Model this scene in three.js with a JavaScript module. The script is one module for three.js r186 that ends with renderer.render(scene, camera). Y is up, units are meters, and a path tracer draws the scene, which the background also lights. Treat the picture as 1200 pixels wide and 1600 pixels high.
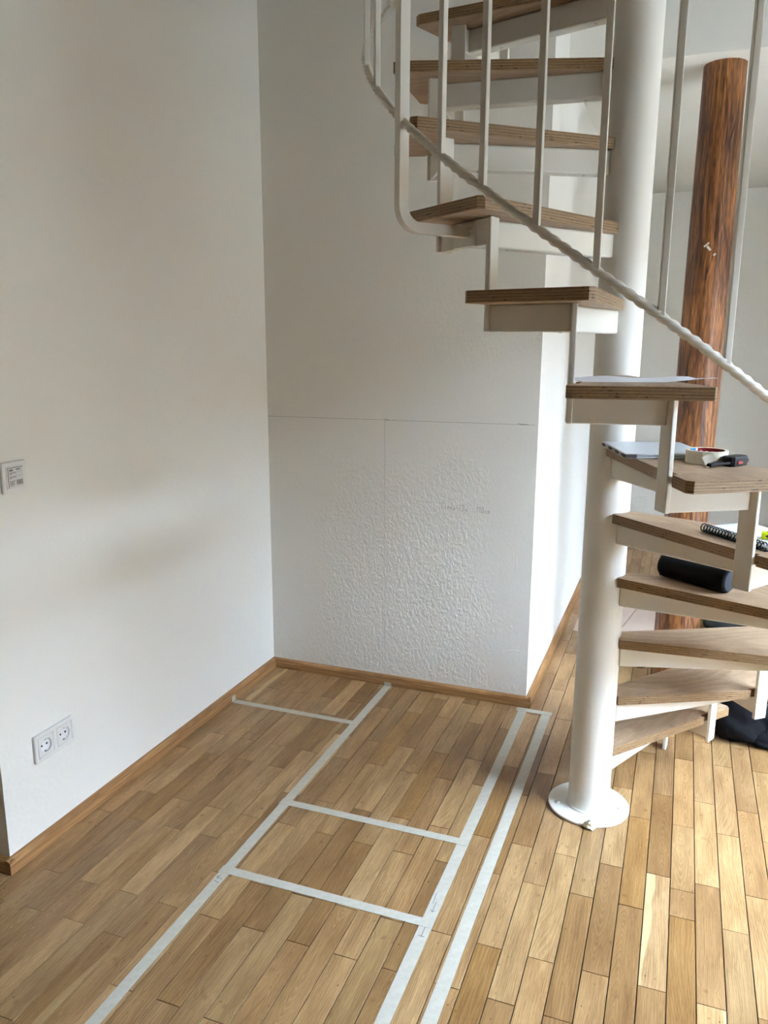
import * as THREE from 'three';
import { RoundedBoxGeometry } from 'three/addons/geometries/RoundedBoxGeometry.js';
import { mergeGeometries, mergeVertices, toCreasedNormals } from 'three/addons/utils/BufferGeometryUtils.js';

/* ------------------------------------------------------------------ camera, sky, exposure */
const scene = new THREE.Scene();
const camera = new THREE.PerspectiveCamera(2 * Math.atan(800 / 1243.39) * 180 / Math.PI, 1200 / 1600, 0.05, 100);
{
  const pitch = 0.212447, yaw = 0.357292, roll = 0.004746;
  const fw = new THREE.Vector3(-Math.sin(yaw) * Math.cos(pitch), -Math.sin(pitch), -Math.cos(yaw) * Math.cos(pitch));
  const r0 = new THREE.Vector3(Math.cos(yaw), 0, -Math.sin(yaw)), u0 = new THREE.Vector3().crossVectors(r0, fw);
  const r = r0.clone().multiplyScalar(Math.cos(roll)).addScaledVector(u0, Math.sin(roll));
  const u = u0.clone().multiplyScalar(Math.cos(roll)).addScaledVector(r0, -Math.sin(roll));
  camera.position.set(0, 1.39, 0);
  camera.quaternion.setFromRotationMatrix(new THREE.Matrix4().makeBasis(r, u, fw.clone().negate()));
  camera.updateMatrixWorld(true);
}
scene.background = new THREE.Color().setRGB(0.75, 0.95, 1.24);      // an overcast sky, even all round
scene.backgroundIntensity = 10;
const renderer = new THREE.WebGLRenderer();
renderer.toneMapping = THREE.LinearToneMapping;
renderer.toneMappingExposure = 5.5;
renderer.shadowMap.enabled = true;

/* ------------------------------------------------------------------ helpers */
function rng(seed) { let s = seed >>> 0; return () => { s = (s + 0x6D2B79F5) >>> 0; let t = s; t = Math.imul(t ^ (t >>> 15), t | 1); t ^= t + Math.imul(t ^ (t >>> 7), t | 61); return ((t ^ (t >>> 14)) >>> 0) / 4294967296; }; }
const taken = new Map();
function numbered(n) { const k = taken.get(n) ?? 0; taken.set(n, k + 1); return k ? `${n}_${String(k).padStart(3, '0')}` : n; }
function mesh(name, geo, mat, parent = scene) {
  const m = new THREE.Mesh(geo, mat);
  m.name = parent === scene ? numbered(name) : name; m.castShadow = m.receiveShadow = true; parent.add(m); return m;
}
function struct(name, geo, mat) { const m = mesh(name, geo, mat); m.userData = { kind: 'structure' }; return m; }
function tag(o, label, category, group) { o.userData = { label, category }; if (group) o.userData.group = group; return o; }
function thing(name, label, category, pos = [0, 0, 0], turn = 0, group) {
  const g = new THREE.Group(); g.name = numbered(name); scene.add(g); g.position.set(...pos); g.rotation.y = turn; return tag(g, label, category, group);
}
function box(x0, x1, y0, y1, z0, z1) { const g = new THREE.BoxGeometry(x1 - x0, y1 - y0, z1 - z0); g.translate((x0 + x1) / 2, (y0 + y1) / 2, (z0 + z1) / 2); return g; }
function worldUV(g, s = 1) {                                        // uv in metres, from the side each face points to
  const p = g.attributes.position, n = g.attributes.normal, uv = new Float32Array(p.count * 2);
  for (let i = 0; i < p.count; i++) {
    const ax = Math.abs(n.getX(i)), ay = Math.abs(n.getY(i)), az = Math.abs(n.getZ(i));
    const [a, b] = ay > ax && ay > az ? [p.getX(i), p.getZ(i)] : ax > az ? [p.getZ(i), p.getY(i)] : [p.getX(i), p.getY(i)];
    uv[2 * i] = a * s; uv[2 * i + 1] = b * s;
  }
  g.setAttribute('uv', new THREE.BufferAttribute(uv, 2)); return g;
}
function rbox(w, h, d, r = 0.002, seg = 2) { return new RoundedBoxGeometry(w, h, d, seg, Math.min(r, w / 2.01, h / 2.01, d / 2.01)); }
function merge(list) { return mergeGeometries(list.map((g) => { const h = g.index ? g.toNonIndexed() : g; for (const k of Object.keys(h.attributes)) if (!['position', 'normal', 'uv'].includes(k)) h.deleteAttribute(k); return h; })); }

// value noise, tiling with periods px, py
function makeNoise(seed) {
  const r = rng(seed), t = new Float32Array(65536); for (let i = 0; i < 65536; i++) t[i] = r();
  const at = (x, y) => t[((x & 255) << 8) | (y & 255)];
  return (x, y, px = 256, py = 256) => {
    const xi = Math.floor(x), yi = Math.floor(y), fx = x - xi, fy = y - yi, u = fx * fx * (3 - 2 * fx), v = fy * fy * (3 - 2 * fy);
    const m = (a, n) => ((a % n) + n) % n, x0 = m(xi, px), x1 = m(xi + 1, px), y0 = m(yi, py), y1 = m(yi + 1, py);
    return (at(x0, y0) * (1 - u) + at(x1, y0) * u) * (1 - v) + (at(x0, y1) * (1 - u) + at(x1, y1) * u) * v;
  };
}
function tex(w, h, f, { srgb = true, wrap = true } = {}) {          // f(x, y) -> [r, g, b] 0..255; row 0 is v = 0
  const d = new Uint8Array(w * h * 4);
  for (let y = 0; y < h; y++) for (let x = 0; x < w; x++) { const c = f(x, y), i = (y * w + x) * 4; d[i] = c[0]; d[i + 1] = c[1]; d[i + 2] = c[2]; d[i + 3] = 255; }
  const t = new THREE.DataTexture(d, w, h); t.magFilter = THREE.LinearFilter; t.minFilter = THREE.LinearMipmapLinearFilter; t.generateMipmaps = true;
  if (wrap) t.wrapS = t.wrapT = THREE.RepeatWrapping;
  if (srgb) t.colorSpace = THREE.SRGBColorSpace;
  t.needsUpdate = true; return t;
}
const clamp = (v, a = 0, b = 255) => Math.max(a, Math.min(b, v)), mix = (a, b, t) => a + (b - a) * t, smooth = (a, b, x) => { const t = clamp((x - a) / (b - a), 0, 1); return t * t * (3 - 2 * t); };
const std = (o) => new THREE.MeshStandardMaterial(o);
const N1 = makeNoise(11), N2 = makeNoise(23), N3 = makeNoise(37);

/* ------------------------------------------------------------------ materials */
// oak atlas: 10 x 2 boards of different grain; each board takes one cell
const OC = 10, OR = 2;
const oakMap = (() => {
  const W = 1000, H = 1600, cw = W / OC, ch = H / OR, cells = [];
  const r = rng(5);
  for (let i = 0; i < OC * OR; i++) cells.push({
    kind: i % 4 === 1 ? 'cathedral' : i % 7 === 3 ? 'curl' : 'straight', c: 0.25 + r() * 0.5, f: 7 + r() * 9, o: r() * 200, tilt: (r() - 0.5) * 1.4,
    dir: r() < 0.5 ? 1 : -1, sap: i === 6 ? 0.25 + r() * 0.2 : 0, knot: r() < 0.45 ? [0.2 + r() * 0.6, 0.1 + r() * 0.8, 0.4 + r() * 0.5] : null,
    dots: Array.from({ length: Math.floor(r() * 5) }, () => [r(), r(), 0.5 + r()]),
  });
  return tex(W, H, (x, y) => {
    const q = cells[Math.floor(y / ch) * OC + Math.floor(x / cw)], u = (x % cw) / cw, v = (y % ch) / ch;
    const wx = (N1(v * 5 + q.o, u * 2 + q.o) - 0.5), w2 = N2(v * 2.2 + q.o * 0.7, u * 1.3) - 0.5;
    let k = 0, uu = u + wx * 0.06 + q.tilt * (v - 0.5) * 0.28;
    if (q.knot) { const dx = (u - q.knot[0]), dy = (v - q.knot[1]) * 7, e = Math.exp(-(dx * dx + dy * dy) * 9); uu += dx * e * 1.2; }
    let ring;
    if (q.kind === 'cathedral') { const s = Math.abs(u - q.c + wx * 0.12) ** 1.6 * 9 + q.dir * v * 5 + w2 * 2.4; ring = s * 2.6; }
    else if (q.kind === 'curl') ring = uu * q.f * 0.8 + Math.sin(v * 7 + q.o) * 1.0 + w2 * 5 + v * 3 * q.dir;
    else ring = uu * q.f + w2 * 1.6;
    ring += (N3(ring * 2 + q.o, v * 6) - 0.5) * 0.8;
    const fr = ring - Math.floor(ring), band = fr < 0.75 ? fr / 0.75 : (1 - fr) / 0.25;
    k += band * 0.42;
    k += (N2(u * 46 + q.o, v * 13 + wx * 4) - 0.5) * 0.46 + (N1(u * 90 + q.o, v * 40) - 0.5) * 0.28;   // pores along the length
    k += (N3(u * 3 + q.o, v * 4 + q.o) - 0.5) * 0.55;
    const pore = N3(u * 70 + q.o * 3, v * 26); if (pore > 0.82) k += (pore - 0.82) * 1.8;
    if (q.knot) { const dx = (u - q.knot[0]) * 7, dy = (v - q.knot[1]) * 42, d = dx * dx + dy * dy; k += 1.6 * q.knot[2] * Math.exp(-d * 3) * q.knot[2]; }
    for (const [a, b, s] of q.dots) { const dx = (u - a) * 36, dy = (v - b) * 200; k += 1.2 * s * Math.exp(-(dx * dx + dy * dy)); }
    let R = mix(214, 150, clamp(k, -0.3, 1.6)), G = mix(186, 118, clamp(k, -0.3, 1.6)), B = mix(146, 78, clamp(k, -0.3, 1.6));
    if (q.sap) { const s = smooth(0, 0.05, u - (1 - q.sap * (0.55 + 0.9 * v)) + (N1(v * 7, 3) - 0.5) * 0.14); R = mix(R, 240 - 22 * k, s); G = mix(G, 222 - 24 * k, s); B = mix(B, 186 - 26 * k, s); }
    return [clamp(R), clamp(G), clamp(B)];
  }, { wrap: false });
})();
const mBoard = std({ map: oakMap, vertexColors: true, roughness: 0.47 });
const mGap = std({ color: 0x1c120a, roughness: 0.95 });

// smooth emulsion on plaster, tile 1.3 m
const plasterBump = tex(1024, 1024, (x, y) => {
  const u = x / 1024, v = y / 1024;
  const h = 128 + (N1(u * 128, v * 128, 128, 128) - 0.5) * 42 + (N2(u * 48, v * 48, 48, 48) - 0.5) * 46 + (N3(u * 9, v * 9, 9, 9) - 0.5) * 110;
  return [clamp(h), clamp(h), clamp(h)];
}, { srgb: false });
plasterBump.repeat.set(1 / 1.3, 1 / 1.3);
const WALL = new THREE.Color().setRGB(0.80, 0.775, 0.70);
const mWall = std({ color: WALL, roughness: 0.9, bumpMap: plasterBump, bumpScale: 0.0016 });
const mCeil = std({ color: new THREE.Color().setRGB(0.79, 0.765, 0.69), roughness: 0.92 });
// the rough patched plaster of the back wall: 1.11 m by 2.7 m, laid from the corner up
const XL = -1.586, ZB = -2.886, XR = -0.484;
const BW = XR - XL, BH = 2.7;
const roughSpots = (() => { const r = rng(77), a = []; for (let i = 0; i < 60; i++) a.push([r(), r() ** 1.8 * 0.42, 0.0015 + r() * 0.004, 0.4 + r() * 0.8]); return a; })();
const roughScr = (() => { const r = rng(78), a = []; for (let i = 0; i < 46; i++) { const h = i < 22; a.push([0.15 + r() * 0.8, h ? 0.02 + r() * 0.14 : 0.2 + r() * 0.32, h ? 0.01 + r() * 0.05 : 0.002, h ? 0.002 : 0.008 + r() * 0.03, r() - 0.4]); } return a; })();
const roughBump = (() => {
  const W = 1024, H = 2048, e = new Float32Array(W * H);
  const px = W / BW, py = H / BH;                                   // pixels in a metre
  for (let y = 0; y < H; y++) for (let x = 0; x < W; x++) {
    const X = x / px, Y = y / py;
    const wob = (N1(X * 9, Y * 9) - 0.5) * 0.22;
    const patch = smooth(0.16, 0.3, X + wob) * (1 - smooth(0.86, 0.98, X + wob * 0.6)) * (1 - smooth(0.78, 1.0, Y + wob)) + 0.55 * (1 - smooth(0.04, 0.2, Y + wob)) + 0.55 * smooth(0.55, 0.9, X + wob) * smooth(1.25, 1.4, Y) * (1 - smooth(1.5, 1.7, Y));
    const fine = (N2(X * 215, Y * 120) - 0.5) * 1.15 + (N1(X * 100, Y * 62) - 0.5) * 0.9 + (N3(X * 330, Y * 300) - 0.5) * 0.5;
    e[y * W + x] = fine * (0.13 + 0.62 * clamp(patch, 0, 1)) + (N3(X * 6, Y * 5) - 0.5) * 0.9 + (N2(X * 22, Y * 9) - 0.5) * 0.28;
  }
  for (const [a, b, s, k] of roughSpots) { const cx = a * W, cy = b * H, R = Math.ceil(s * 3 * px); for (let j = -R; j <= R; j++) for (let i = -R; i <= R; i++) { const xx = Math.round(cx + i), yy = Math.round(cy + j); if (xx >= 0 && yy >= 0 && xx < W && yy < H) e[yy * W + xx] += k * Math.exp(-((i / px / s) ** 2 + (j / py / s) ** 2) * 1.6); } }
  for (const [a, b, w, h, k] of roughScr) { const cx = a * W, cy = b * H, Rx = Math.ceil(w * 2.5 * px), Ry = Math.ceil(h * 2.5 * py); for (let j = -Ry; j <= Ry; j++) for (let i = -Rx; i <= Rx; i++) { const xx = Math.round(cx + i + Math.sin(j * 0.05 + a * 50) * 3), yy = Math.round(cy + j + Math.sin(i * 0.07 + b * 90) * 3); if (xx >= 0 && yy >= 0 && xx < W && yy < H) e[yy * W + xx] += k * Math.exp(-((i / px / w) ** 2 + (j / py / h) ** 2) * 1.4); } }
  return tex(W, H, (x, y) => { const h = clamp(128 + e[y * W + x] * 62); return [h, h, h]; }, { srgb: false });
})();
roughBump.repeat.set(1 / BW, 1 / BH); roughBump.offset.set(-XL / BW, 0);
const mRough = std({ color: WALL, roughness: 0.9, bumpMap: roughBump, bumpScale: 0.0055 });

// brown moulding, grain along u
const trimMap = tex(512, 128, (x, y) => {
  const u = x / 512, v = y / 128, k = (N1(u * 6, v * 26, 6, 26) - 0.5) * 0.9 + (N2(u * 20, v * 70, 20, 70) - 0.5) * 0.5 + (N3(u * 3, v * 6, 3, 6) - 0.5) * 0.5 + 0.5;
  return [clamp(mix(176, 132, k)), clamp(mix(132, 92, k)), clamp(mix(84, 52, k))];
});
trimMap.repeat.set(1.6, 9);
const mTrim = std({ map: trimMap, roughness: 0.5 });

// white lacquer on steel with faint brush marks
const lacqBump = tex(512, 512, (x, y) => { const u = x / 512, v = y / 512, h = clamp(128 + (N1(u * 90, v * 12, 90, 12) - 0.5) * 60 + (N2(u * 14, v * 14, 14, 14) - 0.5) * 90); return [h, h, h]; }, { srgb: false });
const lacqTube = lacqBump.clone(); lacqTube.repeat.set(1, 5); lacqTube.needsUpdate = true;
const mSteel = std({ color: new THREE.Color().setRGB(0.74, 0.705, 0.615), roughness: 0.42 });
const mColumn = std({ color: new THREE.Color().setRGB(0.75, 0.72, 0.645), roughness: 0.45, bumpMap: lacqTube, bumpScale: 0.0006 });

// tread: veneer on the upper 3/4 of the map, plywood edge in the lowest 1/8
const treadMap = tex(1024, 1024, (x, y) => {
  const u = x / 1024, v = y / 1024;
  if (v < 0.125) {
    const t = v / 0.125, n = 9, ply = Math.floor(t * n + (N1(u * 8, 2, 8, 8) - 0.5) * 0.3), odd = ((ply % 2) + 2) % 2;
    let k = (odd ? 0.75 : 0.2) + (N2(u * 150, t * 14, 150, 64) - 0.5) * 0.35 + (N3(u * 24, ply * 3.3, 24, 64) - 0.5) * 0.5;
    const voids = N1(u * 46, ply * 7.1 + 3, 46, 256); if (odd && voids > 0.86) k += 0.9;
    return [clamp(mix(158, 112, k)), clamp(mix(129, 86, k)), clamp(mix(92, 57, k))];
  }
  const s = (v - 0.125) / 0.875, w = (N1(u * 3, s * 4, 3, 64) - 0.5), w2 = (N2(u * 2, s * 2.5, 2, 64) - 0.5);
  const ring = s * 8 + w * 3.4 + w2 * 4, fr = ring - Math.floor(ring), band = fr < 0.7 ? fr / 0.7 : (1 - fr) / 0.3;
  const k = band * 0.34 + (N3(u * 20, s * 160, 20, 160) - 0.5) * 0.34 + (N2(u * 60, s * 90, 60, 90) - 0.5) * 0.2 + (N1(u * 5, s * 5, 5, 64) - 0.5) * 0.5;
  return [clamp(mix(176, 132, k)), clamp(mix(148, 106, k)), clamp(mix(118, 79, k))];
});
const mTread = std({ map: treadMap, roughness: 0.55 });

// stained spruce of the round post
const postMap = tex(512, 1024, (x, y) => {
  const u = x / 512, v = y / 1024, w = (N1(u * 8, v * 6, 8, 6) - 0.5) * 0.12;
  let k = (N2((u + w * 0.2) * 84, v * 14, 84, 14) - 0.5) * 0.85 + (N3((u + w * 0.3) * 36, v * 9, 36, 9) - 0.5) * 0.5 + (N1(u * 170, v * 60, 170, 60) - 0.5) * 0.7 + (N2(u * 5, v * 7, 5, 7) - 0.5) * 0.5 + 0.5;
  const line = Math.abs(N3((u + w) * 22 + 9, v * 3, 22, 3) - 0.5); if (line < 0.035) k += 0.6 * (1 - line / 0.035);
  return [clamp(mix(158, 74, k)), clamp(mix(102, 40, k)), clamp(mix(54, 16, k))];
});
postMap.repeat.set(1, 1.6);
const mPost = std({ map: postMap, roughness: 0.5 });

const mPlastic = std({ color: new THREE.Color().setRGB(0.75, 0.735, 0.685), roughness: 0.3 });
const mDarkHole = std({ color: 0x15130f, roughness: 0.8 });
const mMetal = std({ color: 0xb9b6ae, roughness: 0.35, metalness: 0.9 });
const mBlack = new THREE.MeshPhysicalMaterial({ color: new THREE.Color().setRGB(0.004, 0.004, 0.005), roughness: 0.85, specularIntensity: 0.3 });
const mBlackGloss = new THREE.MeshPhysicalMaterial({ color: new THREE.Color().setRGB(0.006, 0.006, 0.007), roughness: 0.45, specularIntensity: 0.55 });
const mPencil = std({ color: 0x918d86, roughness: 0.9 });
const mPaper = std({ color: new THREE.Color().setRGB(0.82, 0.83, 0.86), roughness: 0.85, side: THREE.DoubleSide });
const tapeMap = tex(256, 256, (x, y) => { const u = x / 256, v = y / 256, k = (N1(u * 64, v * 64, 64, 64) - 0.5) * 18 + (N2(u * 8, v * 8, 8, 8) - 0.5) * 16; return [clamp(190 + k * 0.6), clamp(184 + k * 0.6), clamp(168 + k * 0.6)]; });
tapeMap.repeat.set(12, 12);
const mTape = std({ map: tapeMap, roughness: 0.75 });

/* ------------------------------------------------------------------ setting: floor with single parquet boards */
const FX0 = -2.95, FX1 = 1.6, FZ0 = -5.9, FZ1 = 4.2;
const floor = struct('floor', box(FX0, FX1, -0.16, -0.009, FZ0, FZ1), mGap);
{
  const PW = 0.0606, PL = 0.4085, r = rng(2024), list = [], V = new THREE.Vector3();
  const area = (x0, x1, z0, z1) => {                                // size of the board in the picture, cut at the frame
    const q = [[x0, z0], [x1, z0], [x1, z1], [x0, z1]].map(([x, z]) => { V.set(x, 0, z).applyMatrix4(camera.matrixWorldInverse); if (V.z > -0.05) return null; return [600 - 1243.39 * V.x / V.z, 800 + 1243.39 * V.y / V.z]; });
    if (q.some((p) => !p)) return 0;
    const cx = q.reduce((s, p) => s + p[0], 0) / 4, cy = q.reduce((s, p) => s + p[1], 0) / 4;
    if (cx < -60 || cx > 1260 || cy < 0 || cy > 1750) return 0;
    let a = 0; q.forEach((p, i) => { const n = q[(i + 1) % 4]; a += p[0] * n[1] - n[0] * p[1]; }); return Math.abs(a) / 2;
  };
  const tints = [[0.64, 0.53, 0.40], [0.60, 0.46, 0.33], [0.72, 0.58, 0.44], [0.53, 0.40, 0.27], [0.64, 0.50, 0.36], [0.70, 0.57, 0.44], [0.57, 0.45, 0.34], [0.78, 0.66, 0.53], [0.62, 0.51, 0.39], [0.49, 0.36, 0.23]];
  // boards whose tone stands out: column, a z inside the board, tone, grain cell
  const PALE = [0.74, 0.62, 0.48], MIDP = [0.65, 0.535, 0.41], DARK = [0.44, 0.325, 0.21], RICH = [0.50, 0.36, 0.20], PINK = [0.66, 0.55, 0.45];
  const SEEN = [[-17, -1.909, PALE, 0], [-18, -2.599, MIDP], [-16, -2.071, RICH], [-14, -1.226, MIDP, 2], [-12, -1.25, DARK, 6], [8, -1.821, PINK, 6], [-11, -2.375, DARK, 6], [-3, -2.517, DARK], [-1, -2.45, DARK], [1, -2.5, DARK], [2, -1.487, RICH], [-7, -2.587, RICH], [7, -2.098, RICH], [-8, -1.375, DARK],
    [9, -1.674, RICH], [10, -1.5, PALE], [-9, -1.65, MIDP], [-7, -1.7, DARK], [-5, -1.6, DARK], [-6, -2.2, MIDP], [-4, -2.25, RICH, 1], [-2, -2.2, MIDP], [4, -1.8, MIDP], [3, -1.65, MIDP], [6, -1.75, DARK, 5], [5, -1.35, DARK], [0, -2.2, RICH], [11, -2.05, PALE], [10, -2.2, PALE], [12, -1.8, MIDP], [9, -2.1, MIDP, 5]];
  for (let k = -41; k <= 36; k++) {
    const x0 = Math.max(FX0, -0.48 + k * PW), x1 = Math.min(FX1, x0 === FX0 ? -0.48 + (k + 1) * PW : x0 + PW);
    if (x1 - x0 < 0.004) continue;
    const odd = ((k % 2) + 2) % 2 === 1, off = odd ? -2.266 : k >= -10 ? -2.008 : -2.135;
    const cuts = [FZ0]; for (let z = off - 12 * PL; z < FZ1; z += PL) if (z > FZ0 + 0.03 && z < FZ1 - 0.03) cuts.push(z + (r() - 0.5) * 0.006);
    if (k === 9) { cuts.push(-1.967); cuts.sort((a, b) => a - b); }
    cuts.push(FZ1);
    for (let i = 0; i + 1 < cuts.length; i++) {
      const inRoom = (x1 > XL || cuts[i + 1] > -1.45);
      const z0 = cuts[i], z1 = cuts[i + 1];
      let t = tints[Math.floor(r() * tints.length)], b = 0.84 + r() * 0.14, cell = Math.floor(r() * OC * OR); const fl = r() < 0.5, dy = (r() - 0.5) * 0.0005;
      if (!inRoom) continue;
      const own = SEEN.find(([kk, zz]) => kk === k && zz > z0 && zz < z1);
      if (own) { t = own[2]; b = 1; if (own[3] !== undefined) cell = own[3]; } else if (cell === 6) cell = 8;
      list.push({ x0, x1, z0, z1, t: [t[0] * b * 0.97, t[1] * b * 0.98, t[2] * b * 0.94], cell, fl, dy, a: area(x0, x1, z0, z1) });
    }
  }
  const board = (q) => {
    const g = 0.0011, c = 0.0005, X0 = q.x0 + g, X1 = q.x1 - g, Z0 = q.z0 + g * 0.8, Z1 = q.z1 - g * 0.8, T = q.dy, M = q.dy - c, B = -0.0095;
    const P = [], U = [], cu = q.cell % OC, cv = Math.floor(q.cell / OC), len = Math.min(1, (Z1 - Z0) / 0.4085);
    const uvOf = (x, z) => { let a = (x - X0) / (X1 - X0), b = (z - Z0) / (Z1 - Z0) * len; if (q.fl) { a = 1 - a; b = 1 - b; } return [(cu + 0.03 + 0.94 * a) / OC, (cv + 0.02 + 0.96 * b) / OR]; };
    const quad = (a, b, c2, d) => { for (const p of [a, b, c2, a, c2, d]) { P.push(...p); U.push(...uvOf(p[0], p[2])); } };
    const t = [[X0 + c, T, Z0 + c], [X0 + c, T, Z1 - c], [X1 - c, T, Z1 - c], [X1 - c, T, Z0 + c]], m = [[X0, M, Z0], [X0, M, Z1], [X1, M, Z1], [X1, M, Z0]], bt = m.map(([x, , z]) => [x, B, z]);
    quad(...t);
    for (let i = 0; i < 4; i++) { const j = (i + 1) % 4; quad(t[i], m[i], m[j], t[j]); quad(m[i], bt[i], bt[j], m[j]); }
    const geo = new THREE.BufferGeometry(), n = P.length / 3, C = new Float32Array(n * 3); for (let i = 0; i < n; i++) C.set(q.t, i * 3);
    geo.setAttribute('position', new THREE.Float32BufferAttribute(P, 3)); geo.setAttribute('uv', new THREE.Float32BufferAttribute(U, 2)); geo.setAttribute('color', new THREE.BufferAttribute(C, 3));
    geo.computeVertexNormals(); return geo;
  };
  list.sort((a, b) => b.a - a.a);
  for (const q of list.slice(0, 300)) mesh('parquet_board', board(q), mBoard, floor);
  const rest = mesh('parquet_boards_beyond', mergeGeometries(list.slice(300).map(board)), mBoard, floor); rest.userData.kind = 'stuff';
}

/* ------------------------------------------------------------------ setting: walls, gallery, windows */
const TOP = 3.9;
struct('wall_left', worldUV(box(-2.95, XL, 0, TOP, ZB - 0.3, -1.412)), mWall);
struct('wall_back', worldUV(box(XL, XR, 0, TOP, -3.2, ZB)), mRough);
struct('wall_return', worldUV(box(XL, XR, 0, TOP, FZ0, -3.2)), mWall);
struct('wall_far', worldUV(box(-3.2, 1.9, -0.16, TOP, FZ0 - 0.2, FZ0)), mWall);
struct('wall_outer', worldUV(box(-3.15, -2.95, -0.16, TOP, FZ0, FZ1)), mWall);
struct('wall_front', worldUV(box(-3.2, 1.9, -0.16, TOP, FZ1, FZ1 + 0.2)), mWall);
const gallery = struct('ceiling_gallery', worldUV(box(XR, FX1, 2.355, 2.66, FZ0, -3.19)), mCeil);
struct('ceiling', worldUV(box(-3.2, 1.9, TOP, TOP + 0.2, FZ0 - 0.2, FZ1 + 0.2)), std({ color: new THREE.Color().setRGB(0.42, 0.31, 0.20), roughness: 0.8 }));   // timber ceiling high above, out of the picture
// right wall: two tall windows, out of the picture on the right, that light the room
const WINS = [[-4.3, -3.88], [-2.8, -1.1]], SILL = 0.12, HEAD = 2.33, XW = 1.6, XO = 1.9;
{
  const parts = [box(XW, XO, HEAD, TOP, FZ0, FZ1), box(XW, XO, -0.16, SILL, FZ0, FZ1)];
  let z = FZ0; for (const [a, b] of WINS) { parts.push(box(XW, XO, SILL, HEAD, z, a)); z = b; } parts.push(box(XW, XO, SILL, HEAD, z, FZ1));
  struct('wall_right', worldUV(merge(parts)), mWall);
  const mFrame = std({ color: 0xe8e6e0, roughness: 0.4 }), mPane = new THREE.MeshPhysicalMaterial({ color: 0xffffff, transmission: 1, thickness: 0, roughness: 0, ior: 1.45 });
  WINS.forEach(([a, b], i) => {
    const x = XO - 0.09, m = (a + b) / 2, F = [];
    F.push(box(x, x + 0.07, SILL, HEAD, a, a + 0.06), box(x, x + 0.07, SILL, HEAD, b - 0.06, b), box(x, x + 0.07, SILL, SILL + 0.07, a + 0.06, b - 0.06), box(x, x + 0.07, HEAD - 0.06, HEAD, a + 0.06, b - 0.06), box(x, x + 0.07, SILL + 0.07, HEAD - 0.06, m - 0.045, m + 0.045));
    const w = struct(`window_${i + 1}`, merge(F), mFrame);
    mesh('pane', box(x + 0.03, x + 0.034, SILL + 0.07, HEAD - 0.06, a + 0.06, m - 0.045), mPane, w); mesh('pane', box(x + 0.03, x + 0.034, SILL + 0.07, HEAD - 0.06, m + 0.045, b - 0.06), mPane, w);
  });
}
// the yard outside and the house across it, whose roof line cuts the low sky off
struct('ground_outside', box(1.91, 30, -0.5, -0.2, -40, 40), std({ color: 0x77756f, roughness: 0.95 }));
struct('facade_outside', box(12, 13, -0.2, 5.55, -40, 40), std({ color: 0x5e4a34, roughness: 0.95 }));

// baseboards: rounded moulding, 40 mm high, 19 mm deep
function moulding(len) {
  const s = new THREE.Shape(); s.moveTo(0, 0); s.lineTo(0.019, 0); s.lineTo(0.019, 0.031); s.quadraticCurveTo(0.019, 0.038, 0.011, 0.040); s.lineTo(0, 0.040); s.closePath();
  const g = new THREE.ExtrudeGeometry(s, { depth: len, bevelEnabled: false, curveSegments: 5 });
  const p = g.attributes.position, uv = g.attributes.uv; for (let i = 0; i < p.count; i++) uv.setXY(i, p.getZ(i), p.getX(i) + p.getY(i)); return toCreasedNormals(g, 0.6);
}
function baseboard(name, x, z, turn, len) { const m = struct(name, moulding(len), mTrim); m.position.set(x, 0.0006, z); m.rotation.y = turn; return m; }
baseboard('baseboard_left', XL, ZB, 0, -1.412 + 0.019 - ZB);
baseboard('baseboard_back', XR + 0.019, ZB, -Math.PI / 2, XR + 0.019 - XL);
baseboard('baseboard_return', XR, FZ0, 0, ZB + 0.019 - FZ0);
baseboard('baseboard_left_end', XL + 0.019, -1.412, -Math.PI / 2, 1.36);
baseboard('baseboard_far', FX1, FZ0, -Math.PI / 2, FX1 - XR);

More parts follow.
